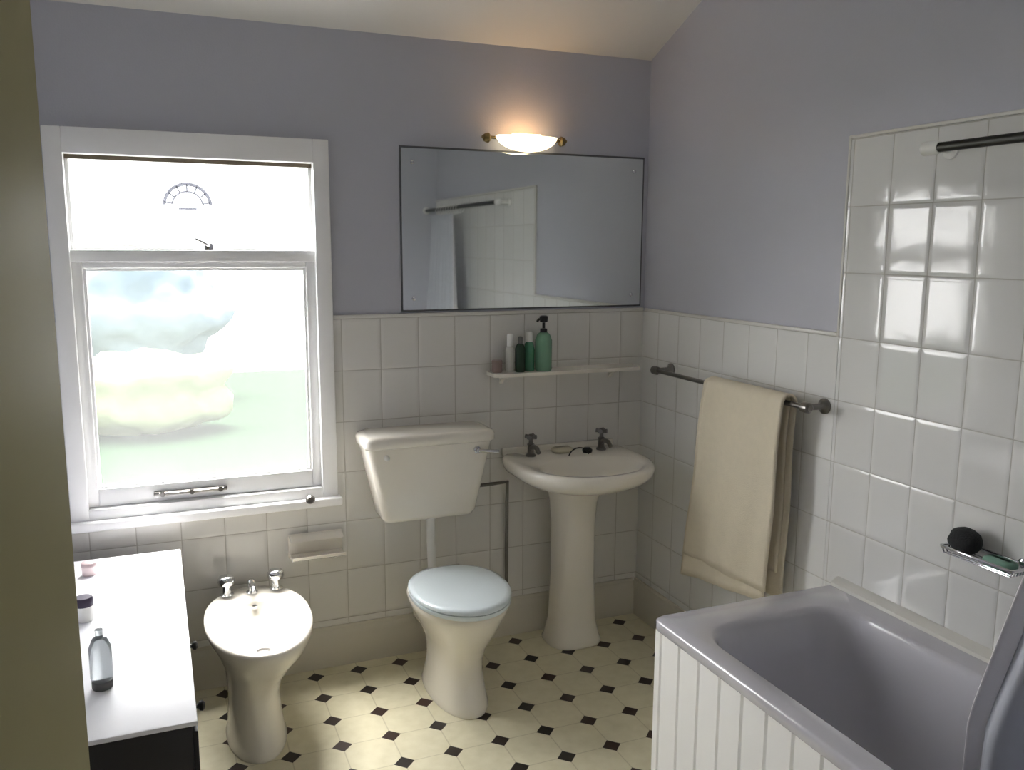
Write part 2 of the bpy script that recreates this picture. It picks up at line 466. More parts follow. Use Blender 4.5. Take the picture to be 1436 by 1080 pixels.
# boat-shaped glass trough open at the top
bm = B()
rings = []
n = 18
for i in range(n+1):
    t = -1+2*i/n
    r = .052*math.sqrt(max(0.04, 1-t*t*.96))
    ring = []
    for k in range(13):
        a = PI+PI*k/12
        ring.append((lx+t*.128, -.062+r*1.0*math.cos(a)*.9, lz+.012+r*math.sin(a)*1.15))
    rings.append(ring)
loft(bm, rings, False, False, closed=False)
sh = build('lamp_shade', bm, emit_mat('glowing_frosted_glass', (1, .84, .55, 1), 2.0), lamp)
m = sh.modifiers.new('thick', 'SOLIDIFY'); m.thickness = .003
bm = B(); tube(bm, [(lx-.06, -.062, lz+.012), (lx+.06, -.062, lz+.012)], [.010, .010], 12)
build('bulb', bm, emit_mat('hot_filament_tube', (1, .52, .22, 1), 15), lamp)

# ------------------------------------------------------------------ shelf and bottles
shf = thing('wall_shelf', 'narrow white shelf holding bottles on the tiles under the mirror', 'shelf', (-.425, 0, 1.15))
bm = B()
pts = rrect(-.752, -.078, -.130, -T, .025, 0, 6)
loft(bm, [[(x, y, 1.148) for x, y, z in pts], [(x, y, 1.151) for x, y, z in pts], [(x, y, 1.160) for x, y, z in pts], [(x, y, 1.162) for x, y, z in pts]])
build('shelf_board', bm, PORC, shf)
for x in (-.68, -.17):
    bm = B(); prf = [(-T, 1.148), (-.09, 1.148), (-.085, 1.142), (-.03, 1.125), (-T, 1.105)]
    loft(bm, [[(x-.008, y, z) for y, z in prf], [(x+.008, y, z) for y, z in prf]])
    build('bracket', bm, PORC, shf)
SZ = 1.162
def bottle(name, label, cat, x, y, z, prof, body, cap=None, capprof=None, group=None, capname='cap'):
    t = thing(name, label, cat, (x, y, z), group)
    bm = B(); lathe(bm, prof, (x, y, z), 'z', 24); build('body', bm, body, t, angle=50)
    if capprof:
        bm = B(); lathe(bm, capprof, (x, y, z), 'z', 20); build(capname, bm, cap, t, angle=50)
    return t
G = 'toiletries on the shelf under the mirror'
bottle('shampoo_bottle', 'slim grey and white bottle, second from left on the shelf under the mirror', 'bottle', -.668, -.075, SZ,
       [(.015, 0), (.017, .004), (.017, .09), (.013, .102), (.010, .106)], PALEB, CAPW, [(.012, .106), (.012, .150), (.009, .155)], G)
bottle('small_jar', 'short dusky pink jar at the left end of the shelf under the mirror', 'jar', -.722, -.07, SZ,
       [(.020, 0), (.022, .004), (.022, .03), (.02, .034)], ROSY, ROSY, [(.0225, .034), (.0225, .046), (.020, .050)], G, 'lid')
bottle('lotion_bottle', 'dark green bottle between the white-topped ones on the shelf under the mirror', 'bottle', -.627, -.085, SZ,
       [(.019, 0), (.021, .004), (.021, .095), (.014, .112), (.008, .116)], GREEN, GREYR, [(.010, .116), (.010, .140), (.007, .144)], G)
bottle('shower_gel_bottle', 'green bottle with a white cap on the shelf under the mirror', 'bottle', -.580, -.068, SZ,
       [(.020, 0), (.022, .004), (.023, .085), (.018, .112), (.012, .120)], JADE, CAPW, [(.014, .120), (.014, .155), (.011, .160)], G)
t = bottle('pump_bottle', 'pale green bottle with a tall black pump top, tallest on the shelf under the mirror', 'bottle', -.520, -.078, SZ,
       [(.032, 0), (.035, .004), (.035, .125), (.026, .150), (.014, .158)], JADE2, BLACK,
       [(.015, .158), (.015, .172), (.006, .174), (.006, .198), (.016, .200), (.018, .222), (.010, .226)], G, 'pump')
bm = B(); tube(bm, [(-.520, -.078, SZ+.212), (-.548, -.09, SZ+.212), (-.556, -.093, SZ+.204)], .005, 8)
build('spout', bm, BLACK, t)

# ------------------------------------------------------------------ toilet
cx = -1.015
toi = thing('toilet', 'white china toilet bowl with closed pale blue-white lid, under the wall cistern', 'toilet', (cx, -.45, 0))
bm = B()
secs = [(0, -.17, -.605, .103), (.012, -.168, -.607, .105), (.03, -.175, -.60, .100), (.08, -.20, -.575, .094), (.14, -.215, -.560, .090),
        (.19, -.215, -.565, .094), (.24, -.20, -.59, .108), (.29, -.19, -.625, .132), (.34, -.185, -.655, .155), (.375, -.185, -.672, .170),
        (.392, -.185, -.678, .174), (.402, -.188, -.675, .171)]
rings = [egg(cx, yb, yf, hw, z, 48, 2.4, 2.1) for z, yb, yf, hw in secs]
rings += [egg(cx, -.23, -.635, .135, .402), egg(cx, -.235, -.63, .13, .39), egg(cx, -.26, -.58, .10, .28), egg(cx, -.34, -.50, .05, .22)]
loft(bm, rings)
build('bowl', bm, PORC, toi, angle=60)
bm = B()  # pan outlet to the back wall
tube(bm, [(cx, -.26, .19), (cx, -.18, .185), (cx, -.09, .18), (cx, -T-.02, .18)], [.062, .055, .055, .06], 20)
build('waste_outlet', bm, PORC, toi)
bm = B()
o0 = [egg(cx, -.235, -.685, .180, z, 48, 2.3, 2.0) for z in (.403, .408, .416, .420)]
o0[0] = egg(cx, -.239, -.680, .176, .403, 48, 2.3, 2.0)
inner = [egg(cx, -.30, -.62, .115, z, 48, 2.1, 2.0) for z in (.420, .403)]
loft(bm, o0+inner+[o0[0]], False, False)
build('seat', bm, SEAT, toi, angle=50)
bm = B()
ls = [(.4215, .172, .006), (.425, .180, 0), (.434, .181, 0), (.440, .176, .004), (.4435, .16, .02), (.445, .10, .08)]
loft(bm, [egg(cx, -.232-d, -.688+d, hw, z, 48, 2.3, 2.0) for z, hw, d in ls])
build('lid', bm, SEAT, toi, angle=50)
for s in (-1, 1):
    bm = B(); tube(bm, [(cx+s*.055, -.222, .404), (cx+s*.055, -.222, .43)], .009, 10); tube(bm, [(cx+s*.055-.02, -.222, .427), (cx+s*.055+.02, -.222, .427)], .008, 10)
    build('hinge', bm, CHROME, toi)

# cistern hung on the wall
cis = thing('toilet_cistern', 'wide tapered white china cistern hung on the tiles above the toilet', 'cistern', (-1.04, 0, .62))
def cis_ring(z, hw, yf, r=.03, ccx=-1.037):
    return rrect(ccx-hw, ccx+hw, yf, -T-.002, r, z-.014, 6)
bm = B()
loft(bm, [cis_ring(.622, .165, -.150), cis_ring(.628, .180, -.165), cis_ring(.645, .190, -.175), cis_ring(.75, .212, -.185), cis_ring(.86, .236, -.192), cis_ring(.925, .250, -.196)])
build('tank', bm, PORC, cis, angle=50)
bm = B()
loft(bm, [cis_ring(.926, .256, -.204, .035), cis_ring(.932, .262, -.209, .035), cis_ring(.955, .262, -.209, .035), cis_ring(.967, .255, -.204, .035), cis_ring(.972, .235, -.188, .035)])
build('lid', bm, PORC, cis, angle=50)
bm = B()
lathe(bm, [(.014, -.190), (.014, -.204), (.009, -.208), (.009, -.220)], (-.855, 0, .881), 'y', 16)
tube(bm, [(-.855, -.216, .881), (-.83, -.222, .879), (-.775, -.222, .871)], [.008, .007, .009], 12)
build('flush_lever', bm, CHROME, cis)
bm = B(); lathe(bm, [(.011, -.180), (.011, -.2005), (.007, -.203)], (-1.215, 0, .878), 'y', 16)
build('blanking_plug', bm, CAPW, cis)
bm = B()
tube(bm, [(cx-.005, -.11, .63), (cx-.005, -.11, .50), (cx-.003, -.115, .40), (cx, -.13, .345), (cx, -.165, .32), (cx, -.180, .315)], .017, 16)
lathe(bm, [(.026, .600), (.028, .603), (.028, .624)], (cx-.005, -.11, 0), 'z', 18)
build('flush_pipe', bm, CAPW, cis)
bm = B()
tube(bm, [(-.86, -.08, .70), (-.80, -.08, .70), (-.74, -.06, .695), (-.66, -.035, .69), (-.66, -.03, .60), (-.66, -.03, .165)], .0075, 10)
lathe(bm, [(.016, -.86), (.016, -.835)], (0, -.08, .70), 'x', 12)
build('supply_pipe', bm, DCHROME, cis)

# ------------------------------------------------------------------ basin
bx = -.418
bas = thing('pedestal_basin', 'white china washbasin on a tall pedestal, in the corner below the shelf', 'basin', (bx, -.15, 0))
def bring(z, hw, yf, yb=-.012, n=56, fe=2.25, be=6.0, split=.42):
    yf = yf-.055; z = z-.016; cy = yb+(yf-yb)*split
    pts = []
    for i in range(n):
        yf = yf; a = 2*PI*i/n; c_, s_ = math.cos(a), math.sin(a)
        e = be if s_ > 0 else fe
        pts.append((bx+hw*math.copysign(abs(c_)**(2/e), c_), cy+(yb-cy if s_ > 0 else cy-yf)*math.copysign(abs(s_)**(2/e), s_), z))
    return pts
bm = B()
rings = [bring(.690, .085, -.24, -.06), bring(.700, .115, -.27, -.05), bring(.725, .185, -.355, -.03), bring(.75, .245, -.425, -.014),
         bring(.770, .272, -.455), bring(.788, .284, -.470), bring(.812, .288, -.474), bring(.822, .284, -.470), bring(.826, .274, -.46)]
def bowl_ring(z, hw, yf, yb, n=56):
    yf = yf-.05; yb = yb-.02; z = z-.016; cy = (yf+yb)/2
    return [(bx+hw*math.cos(2*PI*i/n), cy+(yb-yf)/2*math.sin(2*PI*i/n), z) for i in range(n)]
rings += [bowl_ring(.824, .225, -.440, -.140), bowl_ring(.815, .217, -.434, -.147), bowl_ring(.77, .18, -.40, -.17), bowl_ring(.725, .11, -.35, -.22), bowl_ring(.715, .03, -.30, -.26)]
loft(bm, rings)
# upstand along the wall
add_box(bm, bx-.262, bx+.262, -.036, -.012, .798, .834, .008, 3)
build('bowl', bm, PORC, bas, angle=60)
bm = B()
px = -.408
secs = [(0, .118, -.262, -.065), (.012, .120, -.264, -.063), (.03, .112, -.255, -.07), (.10, .096, -.243, -.08), (.3, .087, -.238, -.085), (.52, .086, -.242, -.08), (.62, .092, -.252, -.07), (.66, .102, -.268, -.06), (.70, .11, -.28, -.05)]
loft(bm, [egg(px, yb, yf, hw, z, 40, 4.0, 2.6) for z, hw, yf, yb in secs])
build('pedestal', bm, PORC, bas, angle=60)
def pillar_tap(name, x, y, z, parent, body, s=1.0, head=None):
    bm = B()
    lathe(bm, [(.022*s, 0), (.022*s, .006*s), (.014*s, .012*s), (.013*s, .045*s), (.016*s, .05*s), (.009*s, .056*s), (.008*s, .072*s)], (x, y, z), 'z', 18)
    tube(bm, [(x, y, z+.032*s), (x, y-.03*s, z+.046*s), (x, y-.062*s, z+.045*s), (x, y-.082*s, z+.030*s)], [.011*s, .010*s, .0095*s, .009*s], 12)
    tp = build(name, bm, body, parent)
    bm = B()
    for k in range(4):
        a = PI/4+PI/2*k
        tube(bm, [(x, y, z+.080*s), (x+.024*s*math.cos(a), y+.024*s*math.sin(a), z+.082*s)], [.007*s, .0095*s], 10)
    lathe(bm, [(.011*s, .07*s), (.013*s, .076*s), (.013*s, .088*s), (.006*s, .093*s)], (x, y, z), 'z', 14)
    build('tap_head', bm, head or body, tp)
    return tp
pillar_tap('tap', bx-.165, -.10, .809, bas, DCHROME, 1.0)
pillar_tap('tap', bx+.165, -.10, .809, bas, DCHROME, 1.0)
bm = B(); lathe(bm, [(.018, 0), (.020, .003), (.012, .006)], (bx, -.32, .699), 'z', 16); build('plug_hole', bm, DCHROME, bas)
bm = B(); tube(bm, arc((bx+.03, -.155, .79), .05, PI*.1, PI*.9, 10, 'xz'), .0025, 6); lathe(bm, [(.02, 0), (.022, .012), (.014, .02)], (bx+.085, -.125, .809), 'z', 14)
build('plug_and_chain', bm, BLACK, bas)
sp_ = thing('soap_bar', 'cream soap bar at the back of the pedestal basin between its taps', 'soap', (bx-.015, -.085, .809))
bm = B(); loft(bm, [rrect(bx-.055, bx+.025, -.112, -.060, .02, z, 5) for z in (.8105,)] + [rrect(bx-.06+d, bx+.03-d, -.117+d, -.055-d, .022, z, 5) for d, z in ((0, .816), (0, .824), (.006, .830), (.016, .833))])
build('body', bm, SOAPC, sp_, angle=60)

# ------------------------------------------------------------------ bidet
dx = -1.715
bid = thing('bidet', 'white china bidet with chrome taps, standing below the window', 'bidet', (dx, -.4, 0))
bm = B()
secs = [(0, .098, -.24, -.600), (.012, .100, -.24, -.603), (.03, .094, -.24, -.594), (.10, .086, -.23, -.57), (.18, .086, -.21, -.56), (.24, .100, -.17, -.575), (.29, .130, -.11, -.61), (.33, .158, -.07, -.64), (.36, .174, -.056, -.655), (.38, .180, -.052, -.660), (.392, .178, -.054, -.658), (.396, .170, -.062, -.65)]
rings = [egg(dx-(.03 if z < .2 else .03*max(0, (.33-z)/.13)), yb, yf, hw, z, 48, 2.3, 2.0) for z, hw, yb, yf in secs]
rings += [egg(dx, -.200, -.625, .142, .396, 48, 2.6, 2.0), egg(dx, -.206, -.618, .136, .388, 48, 2.6, 2.0), egg(dx, -.225, -.595, .118, .350, 48, 2.4, 2.0), egg(dx, -.29, -.56, .075, .325), egg(dx, -.42, -.50, .02, .320)]
loft(bm, rings)
build('bowl', bm, PORC, bid, angle=60)
for s, rz in ((-1, 0), (1, 0)):
    bm = B()
    lathe(bm, [(.024, 0), (.025, .006), (.016, .012), (.015, .038), (.027, .044), (.030, .052), (.030, .066), (.024, .074), (.010, .078)], (dx+s*.088, -.118, .396), 'z', 20)
    build('tap', bm, CHROME, bid)
bm = B()
lathe(bm, [(.020, 0), (.021, .006), (.013, .012), (.013, .04), (.015, .048), (.008, .054)], (dx, -.125, .396), 'z', 18)
tube(bm, [(dx, -.125, .425), (dx, -.155, .440), (dx, -.19, .438), (dx, -.205, .428)], [.010, .010, .009, .009], 12)
build('spout', bm, CHROME, bid)
bm = B(); lathe(bm, [(.022, 0), (.024, .003), (.016, .006)], (dx, -.46, .3195), 'z', 18); build('plug_hole', bm, DCHROME, bid)
bm = B(); lathe(bm, [(.009, -.209), (.011, -.214), (.007, -.217)], (dx, 0, .376), 'y', 14); build('overflow_ring', bm, CHROME, bid)

# ------------------------------------------------------------------ roll holder on the tiles
rh = thing('toilet_roll_holder', 'white ceramic roll holder ledge on the tiles between bidet and cistern', 'roll holder', (-1.46, 0, .48))
bm = B()
add_box(bm, -1.565, -1.355, -.020, -T, .468, .565, .006, 3)
build('back_plate', bm, PORC, rh)
bm = B()
prf = [(-.018, .475), (-.085, .478), (-.100, .486), (-.100, .497), (-.088, .496), (-.075, .489), (-.018, .487)]
loft(bm, [[(-1.560, y, z) for y, z in prf], [(-1.360, y, z) for y, z in prf]])
build('ledge', bm, PORC, rh)
bm = B()
prf = [(-.018, .562), (-.055, .560), (-.068, .548), (-.062, .546), (-.050, .552), (-.018, .552)]
loft(bm, [[(-1.560, y, z) for y, z in prf], [(-1.360, y, z) for y, z in prf]])
build('hood', bm, PORC, rh)

# ------------------------------------------------------------------ towel rail, towel
tr = thing('towel_rail', 'dark chrome towel rail on the right wall carrying the cream towel', 'towel rail', (-.05, -.68, 1.16))
RX, RZ, RY0, RY1 = -.085, 1.162, -1.145, -.245
bm = B(); tube(bm, [(RX, RY0-.012, RZ), (RX, RY1+.012, RZ)], .0085, 14); build('rail', bm, DCHROME, tr)
for y in (RY0, RY1):
    bm = B()
    lathe(bm, [(.026, -T), (.026, -T-.006), (.016, -T-.012), (.010, -T-.02), (.010, RX+.012)], (0, y, RZ), 'x', 20)
    lathe(bm, [(.010, -.020), (.017, -.014), (.018, 0), (.017, .014), (.010, .020)], (RX, y, RZ), 'y', 18)
    build('bracket', bm, DCHROME, tr)
tw = thing('bath_towel', 'cream towel folded over the rail on the right wall', 'towel', (RX, -.8, RZ))
def towel_sheet(y0, y1, zf, zb, off, seed):
    rnd = random.Random(seed)
    ny, rings = 36, []
    prof = []
    nz = 26
    for i in range(nz): prof.append(('f', i/(nz-1)))
    for i in range(1, 9): prof.append(('a', i/9))
    for i in range(nz): prof.append(('b', i/(nz-1)))
    for j in range(ny+1):
        t = j/ny
        ring = []
        for kind, s in prof:
            if kind == 'f':
                h = 1-s; z = (zf(t))*(h)+RZ*s; k = h
                x = RX-off-.006*k+.006*k*math.sin(t*9+1)+.0025*k*math.sin(t*23+z*5)
            elif kind == 'a':
                a = PI*s; z = RZ+off*math.sin(a); x = RX-off*math.cos(a); k = 0
            else:
                z = RZ*(1-s)+zb(t)*s; k = s
                x = RX+off+.006*k*math.sin(t*8+2)
            y = y0+(y1-y0)*t + ((.035+.055*t)*k if kind == 'f' else .02*k) + .004*math.sin(z*14)
            if x > -T-.012: x = -T-.012
            ring.append((x, y, z))
        rings.append(ring)
    bm = B(); loft(bm, rings, False, False, closed=False)
    return bm
bm = towel_sheet(-1.045, -.615, lambda t: .455-.07*t**1.2, lambda t: .56, .0135, 3)
o = build('towel_cloth', bm, TOWEL, tw, angle=180)
m = o.modifiers.new('thick', 'SOLIDIFY'); m.thickness = .009; m.offset = 1
bm = towel_sheet(-1.065, -.640, lambda t: .50-.02*t, lambda t: .47, .024, 5)
o = build('towel_fold', bm, TOWEL, tw, angle=180)
m = o.modifiers.new('thick', 'SOLIDIFY'); m.thickness = .008; m.offset = 1

# ------------------------------------------------------------------ bath
bath = thing('bathtub', 'white bathtub with a white boarded side panel along the right wall', 'bathtub', (-.35, (BY0+YN)/2, 0))
X0, X1, Y0, Y1, ZB = -.692, -T-.001, YN+.003, BY0, .600
def r_(x0, x1, y0, y1, r, z): return rrect(x0, x1, y0, y1, r, z, 8)
bm = B()
rings = [r_(X0, X1, Y0, Y1, .025, ZB-.035), r_(X0-.004, X1, Y0, Y1+.004, .028, ZB-.030), r_(X0-.004, X1, Y0, Y1+.004, .028, ZB-.006), r_(X0+.002, X1-.003, Y0+.003, Y1-.002, .028, ZB),
         r_(X0+.06, -.105, Y0+.09, Y1-.105, .13, ZB), r_(X0+.066, -.110, Y0+.095, Y1-.112, .13, ZB-.003), r_(X0+.070, -.118, Y0+.105, Y1-.125, .13, ZB-.018),
         r_(X0+.085, -.130, Y0+.13, Y1-.15, .13, ZB-.12), r_(X0+.11, -.15, Y0+.16, Y1-.20, .13, ZB-.28), r_(X0+.14, -.175, Y0+.20, Y1-.26, .12, ZB-.37), r_(X0+.20, -.23, Y0+.27, Y1-.34, .10, ZB-.40)]
loft(bm, rings, False, True)
build('tub', bm, ENAMEL, bath, angle=50)
bm = B()
prf = [(X1, ZB-.002), (X1-.030, ZB-.002), (X1-.028, ZB+.010), (X1-.012, ZB+.022), (X1, ZB+.026)]
loft(bm, [[(x, Y0, z) for x, z in prf], [(x, Y1-.002, z) for x, z in prf]])
build('wall_seal', bm, EDGE, bath)
# tongue-and-groove panel: boards with v grooves
bm = B()
bw = .0935; y = Y1-.006; prof = []
yy = y; top = ZB-.036
outline = []
ph = .030
first = True
while yy > Y0+.01:
    nxt = max(yy-(ph if first else bw), Y0); first = False
    outline += [(yy, X0+.012), (yy-.006, X0+.002), (nxt+.006, X0+.002), (nxt, X0+.012)]
    yy = nxt
pts = []
for yv, xv in outline:
    if not pts or abs(pts[-1][0]-yv) > 1e-5: pts.append((yv, xv))
poly = pts+[(pts[-1][0], X0+.03), (pts[0][0], X0+.03)]
loft(bm, [[(x, y_, z) for y_, x in poly] for z in (.07, top)], True, True)
build('side_panel', bm, WHITE, bath, angle=20)
bm = B(); add_box(bm, X0+.003, X1-.001, Y1-.024, Y1-.004, .0, top)
build('end_panel', bm, WHITE, bath)
bm = B(); add_box(bm, X0-.006, X0+.012, Y0, Y1-.004, 0, .075, .004)
build('plinth', bm, WHITE, bath)

# ------------------------------------------------------------------ shower rail and curtain
sr = thing('shower_rail', 'straight dark metal curtain rail high on the tiled wall over the bath', 'curtain rail', (-.1, -2.2, 1.95))
SRX, SRZ = -.085, 1.925
bm = B(); tube(bm, [(SRX, YN+.01, SRZ), (SRX, -1.535, SRZ)], .0125, 14); build('rail', bm, simple('dark_bronze_metal', (.06, .06, .055, 1), .4, 1), sr)
bm = B()
lathe(bm, [(.024, -T), (.024, -T-.006), (.010, -T-.012), (.010, SRX)], (0, -1.55, SRZ), 'x', 18)
lathe(bm, [(.014, -.03), (.018, -.02), (.018, .018), (.010, .026)], (SRX, -1.55, SRZ), 'y', 18)
build('bracket', bm, CAPW, sr)
bm = B()
lathe(bm, [(.026, YN), (.026, YN+.008), (.016, YN+.014)], (SRX, 0, SRZ), 'y', 18)
build('end_socket', bm, CAPW, sr)
sc_ = thing('shower_curtain', 'blue-grey shower curtain hanging in folds into the bath', 'curtain', (-.13, -2.2, .4))
def curtain(bm, s0, s1, ns=90):
    zt, zb = SRZ-.045, .33
    rings = []
    for i in range(ns+1):
        s = s0+(s1-s0)*i/ns
        ring = []
        for k in range(25):
            h = k/24
            z = zt+(zb-zt)*h
            spread = .45+.55*min(1, h*1.3)
            y = -2.70+(.72*s)*(.62+.38*min(1, h*1.15))*1.02 + .055*h*s
            x = -.135-.07*min(1, h*1.2)+(.006+.020*min(1, h*2))*math.sin(s*2*PI*7.5+.6*math.sin(h*3))*1.0 + .012*math.sin(s*23+h*2)*h
            ring.append((min(x, -.10), y, z))
        rings.append(ring)
    loft(bm, rings, False, False, closed=False)
    return bm
bm = curtain(B(), 0, .962); o = build('curtain_cloth', bm, CURT, sc_, angle=180)
m = o.modifiers.new('t', 'SOLIDIFY'); m.thickness = .002
bm = curtain(B(), .962, 1.0, 8); o = build('curtain_hem', bm, CURTHEM, sc_, angle=180)
m = o.modifiers.new('t', 'SOLIDIFY'); m.thickness = .005
for k in range(9):
    y = -2.68+.44*k/8
    bm = B(); tube(bm, arc((SRX-.0, y, SRZ-.012), .028, 0, 2*PI, 20, 'xz'), .002, 6)
    tube(bm, [(SRX, y, SRZ-.038), (-.135, y, SRZ-.055)], .002, 6)
    build('curtain_ring', bm, CAPW, sc_)

# ------------------------------------------------------------------ soap rack on the bath wall
sk = thing('soap_rack', 'chrome wire soap rack on the tiles above the bath edge', 'soap rack', (-.05, -1.79, .86))
ya, yb_ = -1.90, -1.69
bm = B()
tube(bm, [(-T, yb_, .885), (-.085, yb_, .885), (-.09, yb_-.006, .885), (-.09, ya+.006, .885), (-.085, ya, .885), (-T, ya, .885)], .0045, 10)
tube(bm, [(-T-.004, yb_, .885), (-T-.004, ya, .885)], .004, 8)
build('rim_wire', bm, CHROME, sk)
for k in range(6):
    x = -.024-.012*k
    bm = B(); tube(bm, [(x, yb_, .885), (x, yb_-.008, .868), (x, ya+.008, .868), (x, ya, .885)], .0022, 8)
    build('basket_wire', bm, CHROME, sk)
for y in (yb_-.03, ya+.03):
    bm = B(); lathe(bm, [(.014, -T), (.014, -T-.005), (.008, -T-.009)], (0, y, .885), 'x', 16); build('wall_fixing', bm, CHROME, sk)
sg = thing('bath_sponge', 'dark round sponge at the far end of the chrome soap rack', 'sponge', (-.055, -1.735, .871))
bm = B()
rings = []
for i in range(1, 12):
    a = PI*i/12
    rings.append([(-.055+.036*math.sin(a)*math.cos(2*PI*k/24)*(1+.06*math.sin(k*3+i)), -1.735+.044*math.sin(a)*math.sin(2*PI*k/24)*(1+.06*math.cos(k*5+i)), .907-.036*math.cos(a)) for k in range(24)])
loft(bm, rings); build('body', bm, SPONGE, sg, angle=180)
so = thing('soap_bar', 'pale green soap bar at the near end of the chrome soap rack', 'soap', (-.055, -1.84, .871))
bm = B()
loft(bm, [rrect(-.082+d, -.030-d, -1.882+d, -1.800-d, .02, z, 5) for d, z in ((.005, .8705), (0, .875), (0, .888), (.004, .893), (.012, .896))])
build('body', bm, SOAPG, so, angle=60)

# ------------------------------------------------------------------ low cabinet by the window
cab = thing('low_cabinet', 'low near-black cabinet with a wide white top, by the window on the left', 'cabinet', (-2.19, -.72, 0))
CX0, CX1, CY0, CY1, CZ = XL+.005, -1.952, -1.345, -.13, .60
bm = B(); add_box(bm, CX0, CX1, CY0, CY1, CZ-.012, CZ, .003); build('top', bm, TOPM, cab)
bm = B(); add_box(bm, CX0+.01, CX1-.012, CY0+.006, CY1-.01, .06, CZ-.012, .003)
build('carcass', bm, DARKWOOD, cab)
bm = B(); add_box(bm, CX0+.03, CX1-.05, CY0+.04, CY1-.03, 0, .06); build('plinth', bm, DARKWOOD, cab)
for k in range(3):
    y0 = CY0+.01+k*(CY1-CY0-.03)/3; y1 = y0+(CY1-CY0-.03)/3-.006
    bm = B(); add_box(bm, CX1-.012, CX1-.0, y0, y1, .07, CZ-.03, .002)
    rectframe(bm, CX1-.0, CX1+.0, 0, 0, 0, 0, 0, 0) if False else None
    d_ = build('cabinet_door', bm, DARKWOOD, cab)
    bm = B(); lathe(bm, [(.006, CX1), (.006, CX1+.012), (.013, CX1+.016), (.015, CX1+.024), (.008, CX1+.03)], (0, y0+.04, .40), 'x', 14)
    build('knob', bm, BLACK, d_)
CZT = CZ
bottle('clear_bottle', 'clear pale bottle with a grey base, near left on the white cabinet top', 'bottle', -2.158, -1.10, CZT,
       [(.022, 0), (.024, .004), (.024, .020)], GREYR, CLEARB, [(.023, .020), (.026, .03), (.026, .105), (.016, .128), (.009, .132), (.009, .15)], None, 'body_shell')
bottle('small_pot', 'small dark-topped pot at the left of the white cabinet top', 'pot', -2.224, -.66, CZT,
       [(.022, 0), (.024, .003), (.024, .045)], CAPW, simple('dark_violet_lid', srgb(60, 52, 74), .4), [(.025, .045), (.025, .066), (.022, .070)], None, 'lid')
bottle('lotion_tub', 'small pale pink tub at the far left corner of the white cabinet top', 'tub', -2.235, -.28, CZT,
       [(.020, 0), (.022, .003), (.022, .03)], simple('pale_pink_plastic', srgb(226, 208, 208), .4), simple('dusty_pink_plastic', srgb(200, 178, 180), .4), [(.023, .03), (.023, .04), (.02, .043)], None, 'lid')

# ------------------------------------------------------------------ outside the window
GR = simple('lawn_grass', (.019, .034, .019, 1), .95, noise=.2, scale=.05, spec=0)
build('ground_outside', add_box(B(), -40, 40, .9, 30, -3.05, -3.0), GR, smooth=False, kind='structure')
def blob(name, label, x, y, z, rx, ry, rz, mat, seed):
    rnd = random.Random(seed)
    bm = B(); bmesh.ops.create_icosphere(bm, subdivisions=4, radius=1)
    ph = [rnd.uniform(0, 6) for _ in range(6)]
    for v in bm.verts:
        c_ = v.co
        d = 1+.10*math.sin(c_.x*5+ph[0])*math.sin(c_.y*5+ph[1])+.08*math.sin(c_.z*7+ph[2])+.05*math.sin(c_.x*13+ph[3])*math.sin(c_.z*11+ph[4])+rnd.uniform(-.03, .03)
        v.co = Vector((x+c_.x*rx*d, y+c_.y*ry*d, z+c_.z*rz*d))
    t = thing(name, label, 'shrub', (x, y, -3.0))
    build('foliage', bm, mat, t, angle=180)
    bm = B(); tube(bm, [(x, y, -3.0), (x, y, z)], [.14, .08], 10); build('trunk', bm, simple('bark', srgb(90, 75, 60), .9), t)
YG = simple('yellow_green_leaves', (.34, .36, .20, 1), .9, noise=.2, scale=2, spec=0)
MG = simple('green_leaves', srgb(128, 176, 110), .8, noise=.25, scale=2)
BG = simple('blue_green_leaves', (.22, .28, .34, 1), .9, noise=.15, scale=2, spec=0)
blob('garden_shrub', 'yellow-green shrub seen blurred through the frosted pane', -2.3, 20.0, -2.0, 2.0, 1.2, 1.15, YG, 1)
blob('garden_tree', 'pale blue-green tree seen blurred at the upper left of the frosted pane', -2.5, 25.0, -.35, 2.6, 1.5, 1.75, BG, 3)

# ------------------------------------------------------------------ light
w = bpy.data.worlds.new('sky'); scn.world = w; w.use_nodes = True
nt = w.node_tree; N, L = nt.nodes, nt.links
bg = N['Background']
tc = N.new('ShaderNodeTexCoord'); sp = N.new('ShaderNodeSeparateXYZ'); L.new(tc.outputs['Generated'], sp.inputs[0])
cr = N.new('ShaderNodeValToRGB'); L.new(math_node(nt, 'ADD', math_node(nt, 'MULTIPLY', sp.outputs['Z'], .5), .5), cr.inputs[0])
cr.color_ramp.elements[0].position = .48; cr.color_ramp.elements[0].color = (.75, .80, .80, 1)
cr.color_ramp.elements[1].position = .9; cr.color_ramp.elements[1].color = (.80, .90, 1, 1)
e = cr.color_ramp.elements.new(.56); e.color = (.96, .98, 1, 1)
L.new(cr.outputs[0], bg.inputs[0]); bg.inputs[1].default_value = 2.2

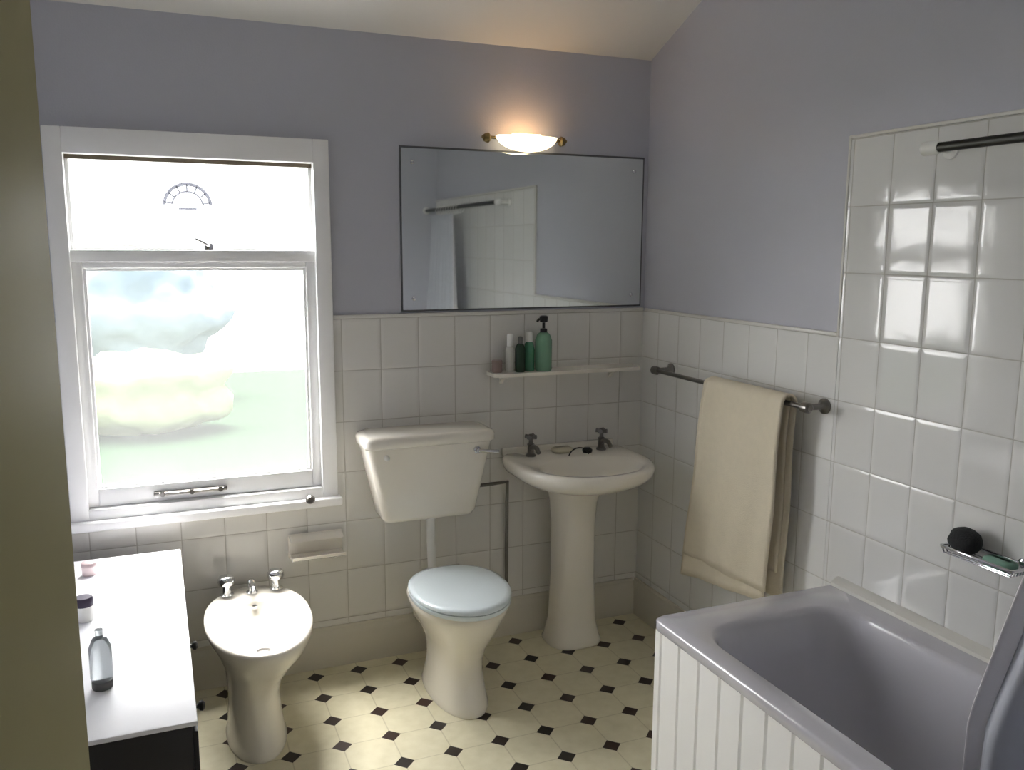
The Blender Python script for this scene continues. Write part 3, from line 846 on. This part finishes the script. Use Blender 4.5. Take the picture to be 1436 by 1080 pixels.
def area(name, loc, rot, sx, sy, power, col, portal=False):
    l = bpy.data.lights.new(name, 'AREA'); l.shape = 'RECTANGLE'; l.size = sx; l.size_y = sy; l.energy = power; l.color = col
    o = bpy.data.objects.new(name, l); o.location = loc; o.rotation_euler = rot; COL.objects.link(o)
    if portal: l.cycles.is_portal = True
    return o
area('window_daylight_portal', ((WX0+WX1)/2, .16, (WZ0+WZ1)/2), (-PI/2, 0, 0), WX1-WX0, WZ1-WZ0, 1, (1, 1, 1), True)
sun = bpy.data.lights.new('hazy_sun', 'SUN'); sun.energy = 26.0; sun.angle = math.radians(110); sun.color = (1, .985, .97)
so_ = bpy.data.objects.new('hazy_sun', sun); COL.objects.link(so_)
so_.rotation_euler = Vector((.38, -.85, -.60)).to_track_quat('-Z', 'Y').to_euler()
sun2 = bpy.data.lights.new('midday_sun', 'SUN'); sun2.energy = 20.0; sun2.angle = math.radians(38); sun2.color = (1, .97, .92)
so2 = bpy.data.objects.new('midday_sun', sun2); COL.objects.link(so2)
so2.rotation_euler = Vector((.03, -.38, -1.0)).to_track_quat('-Z', 'Y').to_euler()
# unseen landing lamp behind the camera, added as fill light
lt = thing('fill_light', 'round glass fill light added out of view on the landing ceiling', 'lamp', (-1.9, -3.9, 2.38))
bm = B(); lathe(bm, [(.05, .02), (.13, .0), (.15, -.03), (.13, -.06), (.06, -.085)], (-1.9, -3.9, 2.38), 'z', 24)
build('lamp_shade', bm, emit_mat('landing_fill_glow', (1, .95, .85, 1), 9), lt)

cl = thing('fill_light', 'round white glass fill light added out of view on the bathroom ceiling', 'lamp', (-1.0, -2.35, CZ1))  # unseen lamp, added as fill to brighten the bathroom
bm = B(); lathe(bm, [(.12, 0), (.12, -.02), (.10, -.025)], (-1.0, -2.35, CZ1), 'z', 28)
build('base', bm, WHITE, cl)
bm = B(); lathe(bm, [(.10, -.026), (.15, -.03), (.17, -.06), (.15, -.10), (.08, -.125)], (-1.0, -2.35, CZ1), 'z', 28)
build('lamp_shade', bm, emit_mat('bathroom_fill_glow', (1, .97, .92, 1), 4.5), cl)

# ------------------------------------------------------------------ camera
cam = bpy.data.cameras.new('camera'); co = bpy.data.objects.new('camera', cam); COL.objects.link(co)
cam.sensor_fit = 'HORIZONTAL'; cam.sensor_width = 36; cam.lens = 1210.03/1436*36
cam.clip_start = .02; cam.clip_end = 300
yaw, pitch, roll = math.radians(22.550), math.radians(9.091), math.radians(.2975)
fwd = Vector((math.sin(yaw)*math.cos(pitch), math.cos(yaw)*math.cos(pitch), -math.sin(pitch)))
right = Vector((math.cos(yaw), -math.sin(yaw), 0)); up = right.cross(fwd)
r2 = right*math.cos(roll)+up*math.sin(roll); u2 = up*math.cos(roll)-right*math.sin(roll)
M = Matrix((r2, u2, -fwd)).transposed().to_4x4()
M.translation = Vector((-1.99207, -3.28774, 1.664))
co.matrix_world = M
scn.camera = co

scn.view_settings.view_transform = 'Standard'; scn.view_settings.look = 'None'
scn.view_settings.exposure = 0.38; scn.view_settings.gamma = 1; scn.view_settings.use_curve_mapping = False
scn.cycles.max_bounces = 14; scn.cycles.diffuse_bounces = 8; scn.cycles.glossy_bounces = 6; scn.cycles.transparent_max_bounces = 12
scn.cycles.sample_clamp_indirect = 12
